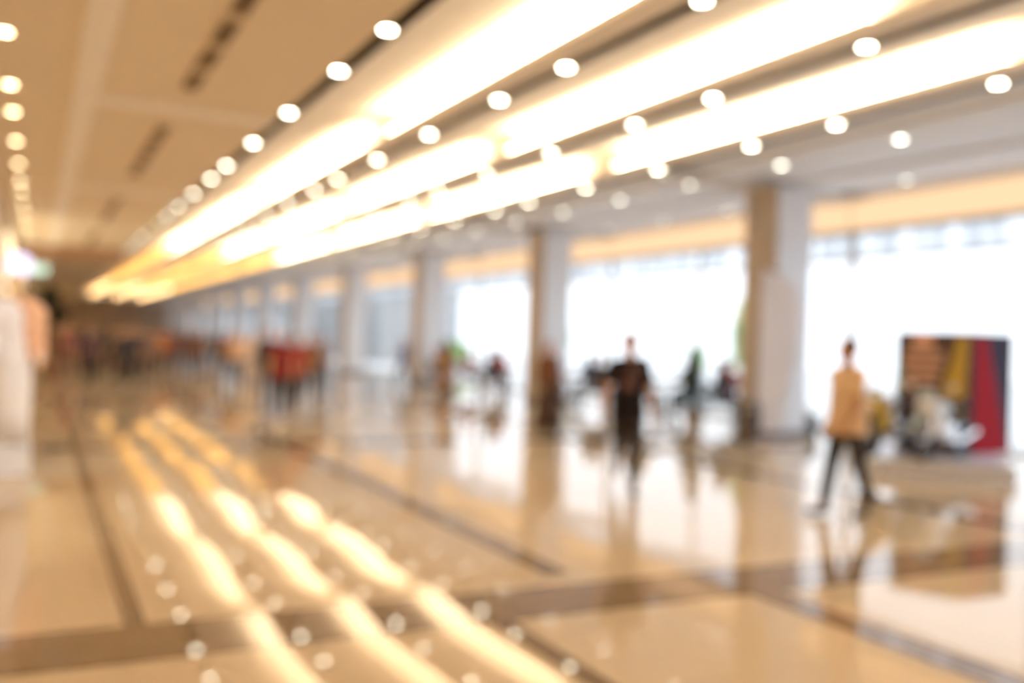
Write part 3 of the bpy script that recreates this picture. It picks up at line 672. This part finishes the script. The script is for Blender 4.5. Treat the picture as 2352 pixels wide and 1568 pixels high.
# ------------------------------------------------------------------ seating by the windows
def make_table():
    e = empty('cafe_table')
    bm = bmesh.new(); lathe(bm, [(.0001, .72), (.36, .72), (.375, .73), (.375, .742), (.36, .75), (.0001, .75)], 32); obj('tabletop', bm, mat('white_laminate', (.85, .85, .88), .12), e)
    bm = bmesh.new(); lathe(bm, [(.03, .02), (.03, .72)], 12); obj('post', bm, M_chrome, e)
    bm = bmesh.new(); lathe(bm, [(.0001, 0), (.24, 0), (.24, .015), (.04, .03), (.0001, .03)], 24); obj('base', bm, M_chrome, e)
    return e
def make_chair():
    e = empty('cafe_chair')
    bm = bmesh.new(); box(bm, -.21, .21, -.21, .21, .43, .46, 0, .012); obj('seat', bm, M_black, e)
    bm = bmesh.new(); box(bm, -.20, .20, .19, .215, .58, .86, 0, .01); obj('backrest', bm, M_black, e)
    for sx in (-1, 1):
        bm = bmesh.new(); tube(bm, [(sx*.19, -.19, .43), (sx*.21, -.22, 0)], .013, 8); obj('leg', bm, M_chrome, e)
        bm = bmesh.new(); tube(bm, [(sx*.20, .20, .86), (sx*.19, .19, .43), (sx*.21, .24, 0)], .013, 8); obj('leg', bm, M_chrome, e)
    return e
tb, chp = make_table(), make_chair(); t_used = [False, False]
seats = []
def place(src, idx, loc, rz, label, cat, group):
    o = src if not t_used[idx] else copy_tree(src); t_used[idx] = True
    o.location = loc; o.rotation_euler = (0, 0, rz); tag(o, label, cat, group); return o
# (table point, bay words)
tabs = [((13.1, 13.6), 'right of the little tree'), ((11.9, 16.6), 'behind the man in black'), ((12.8, 15.9), 'left of the little tree'), ((12.0, 18.75), 'left of the man in black'),
        ((12.2, 22.3), 'right of the third column'), ((12.6, 24.6), 'by the window past the third column'), ((12.6, 27.0), 'nearest the third column')]
seatc = [[(-.62, .1, (.05, .05, .06), 'black'), (.1, .65, (.3, .04, .04), 'dark red')], [(.0, .65, (.02, .02, .03), 'plain black'), (.0, -.65, (.42, .2, .1), 'rust orange')], [(-.62, 0, (.08, .1, .09), 'dark grey green'), (.62, 0, (.05, .06, .05), 'deep green')],
         [(-.6, .1, (.38, .2, .12), 'brown'), (.1, -.65, (.06, .07, .16), 'dark blue')], [(-.62, 0, (.03, .03, .05), 'ink black'), (.0, .66, (.5, .07, .05), 'bright red')], [(-.6, .1, (.45, .09, .07), 'brick red'), (0, -.65, (.15, .06, .05), 'maroon')], [(-.62, 0, (.5, .28, .12), 'orange'), (.1, .65, (.3, .2, .2), 'mauve grey')]]
for i, ((x, y), wd) in enumerate(tabs):
    place(tb, 0, (x, y, 0), 0, 'round white cafe table %s' % wd, 'table', 'cafe tables by the windows')
    for j, (dx, dy, c, cn) in enumerate(seatc[i]):
        a = math.atan2(-dy, -dx)+PI/2     # front (-y) turned to the table
        place(chp, 1, (x+dx*1.05, y+dy*1.05, 0), a, 'black and chrome cafe chair under the seated person in %s' % cn, 'chair', 'cafe chairs by the windows')
        b = person('seated person in %s top, table %s' % (cn, wd), (x+dx*1.05, y+dy*1.05), a, 1.66, 'sit', c, (.04, .04, .05), 'long', long=(j % 2 == 1), sitz=0, face=False, group='people seated by the windows')
        hz = SK['sit']['hipL'].z*1.66/1.72
        b.location.z = .01 if hz < .56 else 0
# small cone tree
p = at_x(1594, 890, 11.9); e = empty('conifer', (p.x, p.y, 0)); tag(e, 'small dark green cone shaped tree in a pot by the window', 'plant')
bm = bmesh.new(); lathe(bm, [(.0001, 0), (.15, 0), (.19, .28), (.2, .30), (.0001, .28)], 20); obj('pot', bm, M_brown, e)
bm = bmesh.new(); tube(bm, [(0, 0, .25), (0, 0, 1.5)], [.03, .01]); obj('trunk', bm, M_bark, e)
bm = bmesh.new(); rng = random.Random(5)
for k in range(2600):
    t = rng.random()**1.3; z = .36+t*1.26; rr = (.40*(1-t)**.85+.01)*(.6+.4*rng.random())*(1+.12*math.sin(z*30)); a = rng.random()*2*PI
    q = Vector((rr*math.cos(a), rr*math.sin(a), z)); d = Vector((math.cos(a), math.sin(a), -.3)).normalized()*.07; s = d.cross(Vector((0, 0, 1))).normalized()*.018
    bm.faces.new([bm.verts.new(q-d), bm.verts.new(q+s), bm.verts.new(q+d), bm.verts.new(q-s)])
obj('foliage', bm, M_pine, e)

# ------------------------------------------------------------------ outside
for i, (u, x, h, w, lab) in enumerate(((1716, 18, 3.4, .45, 'green tree outside, beside the nearest column'), (1288, 22, 3.0, .5, 'green tree outside, right of the second column'), (1052, 20, 1.7, .7, 'green shrub outside, right of the third column'), (1600, 24, 1.9, .4, 'green shrub outside, behind the little cone tree'))):
    q = at_x(u, 800, x); e = empty('tree' if 'tree' in lab[:11] else 'shrub', (q.x, q.y, -.12)); tag(e, lab, 'plant')
    bm = bmesh.new(); tube(bm, [(0, 0, 0), (.03, 0, h*.5), (0, 0, h*.8)], [.07, .05, .03]); obj('trunk', bm, M_bark, e)
    bm = bmesh.new(); leaves(bm, (0, 0, h*.62), (w, w, h*.36), 1300, .12, seed=20+i); obj('foliage', bm, M_leafg, e)

for i, (ya, yb, hh, lab) in enumerate(((55, 62, 9, 'pale grey building outside, seen through the fourth window bay'), (67, 175, 14, 'long pale grey building outside the far windows'))):
    bm = bmesh.new(); box(bm, 20, 26, ya, yb, -.12, hh); b = obj('building', bm, mat('grey_facade', (.38, .39, .40), .7, noise=.1, nscale=.3), None, False); tag(b, lab, 'building')
    n = int((yb-ya)/3.4)
    for j in range(n):
        for zz in (.9, 4.4):
            bm = bmesh.new(); box(bm, 19.94, 19.99, ya+1+3.4*j, ya+3+3.4*j, zz, zz+2.0); obj('window', bm, mat('facade_glass', (.42, .46, .5), .1) if (i, j, zz) == (0, 0, .9) else bpy.data.materials['facade_glass'], b, False)
# fill lamp added to brighten the mannequin's front, no fixture
L_ = bpy.data.lights.new('mannequin_fill', 'SPOT'); L_.energy = 300; L_.color = (.92, .95, 1); L_.spot_size = .5; L_.spot_blend = .6; L_.shadow_soft_size = .06
lo = bpy.data.objects.new('mannequin_fill', L_); C.objects.link(lo); lo.location = (.6, 7.2, 4.5); lo.rotation_euler = (Vector((plx, ply, 1.1))-Vector(lo.location)).to_track_quat('-Z', 'Y').to_euler()
# ------------------------------------------------------------------ light
W = bpy.data.worlds.new('sky'); bpy.context.scene.world = W; W.use_nodes = True
bg = W.node_tree.nodes['Background']; bg.inputs[0].default_value = (.92, .96, 1.0, 1); bg.inputs[1].default_value = 1.85
sc = bpy.context.scene
sc.view_settings.view_transform = 'Standard'; sc.view_settings.look = 'None'; sc.view_settings.exposure = 0.3; sc.view_settings.gamma = 1.1
sc.cycles.use_denoising = True
sc.cycles.use_adaptive_sampling = False
sc.cycles.max_bounces = 10; sc.cycles.diffuse_bounces = 5; sc.cycles.glossy_bounces = 4; sc.cycles.transparent_max_bounces = 16
sc.cycles.sample_clamp_indirect = 12; sc.cycles.caustics_reflective = False; sc.cycles.caustics_refractive = False
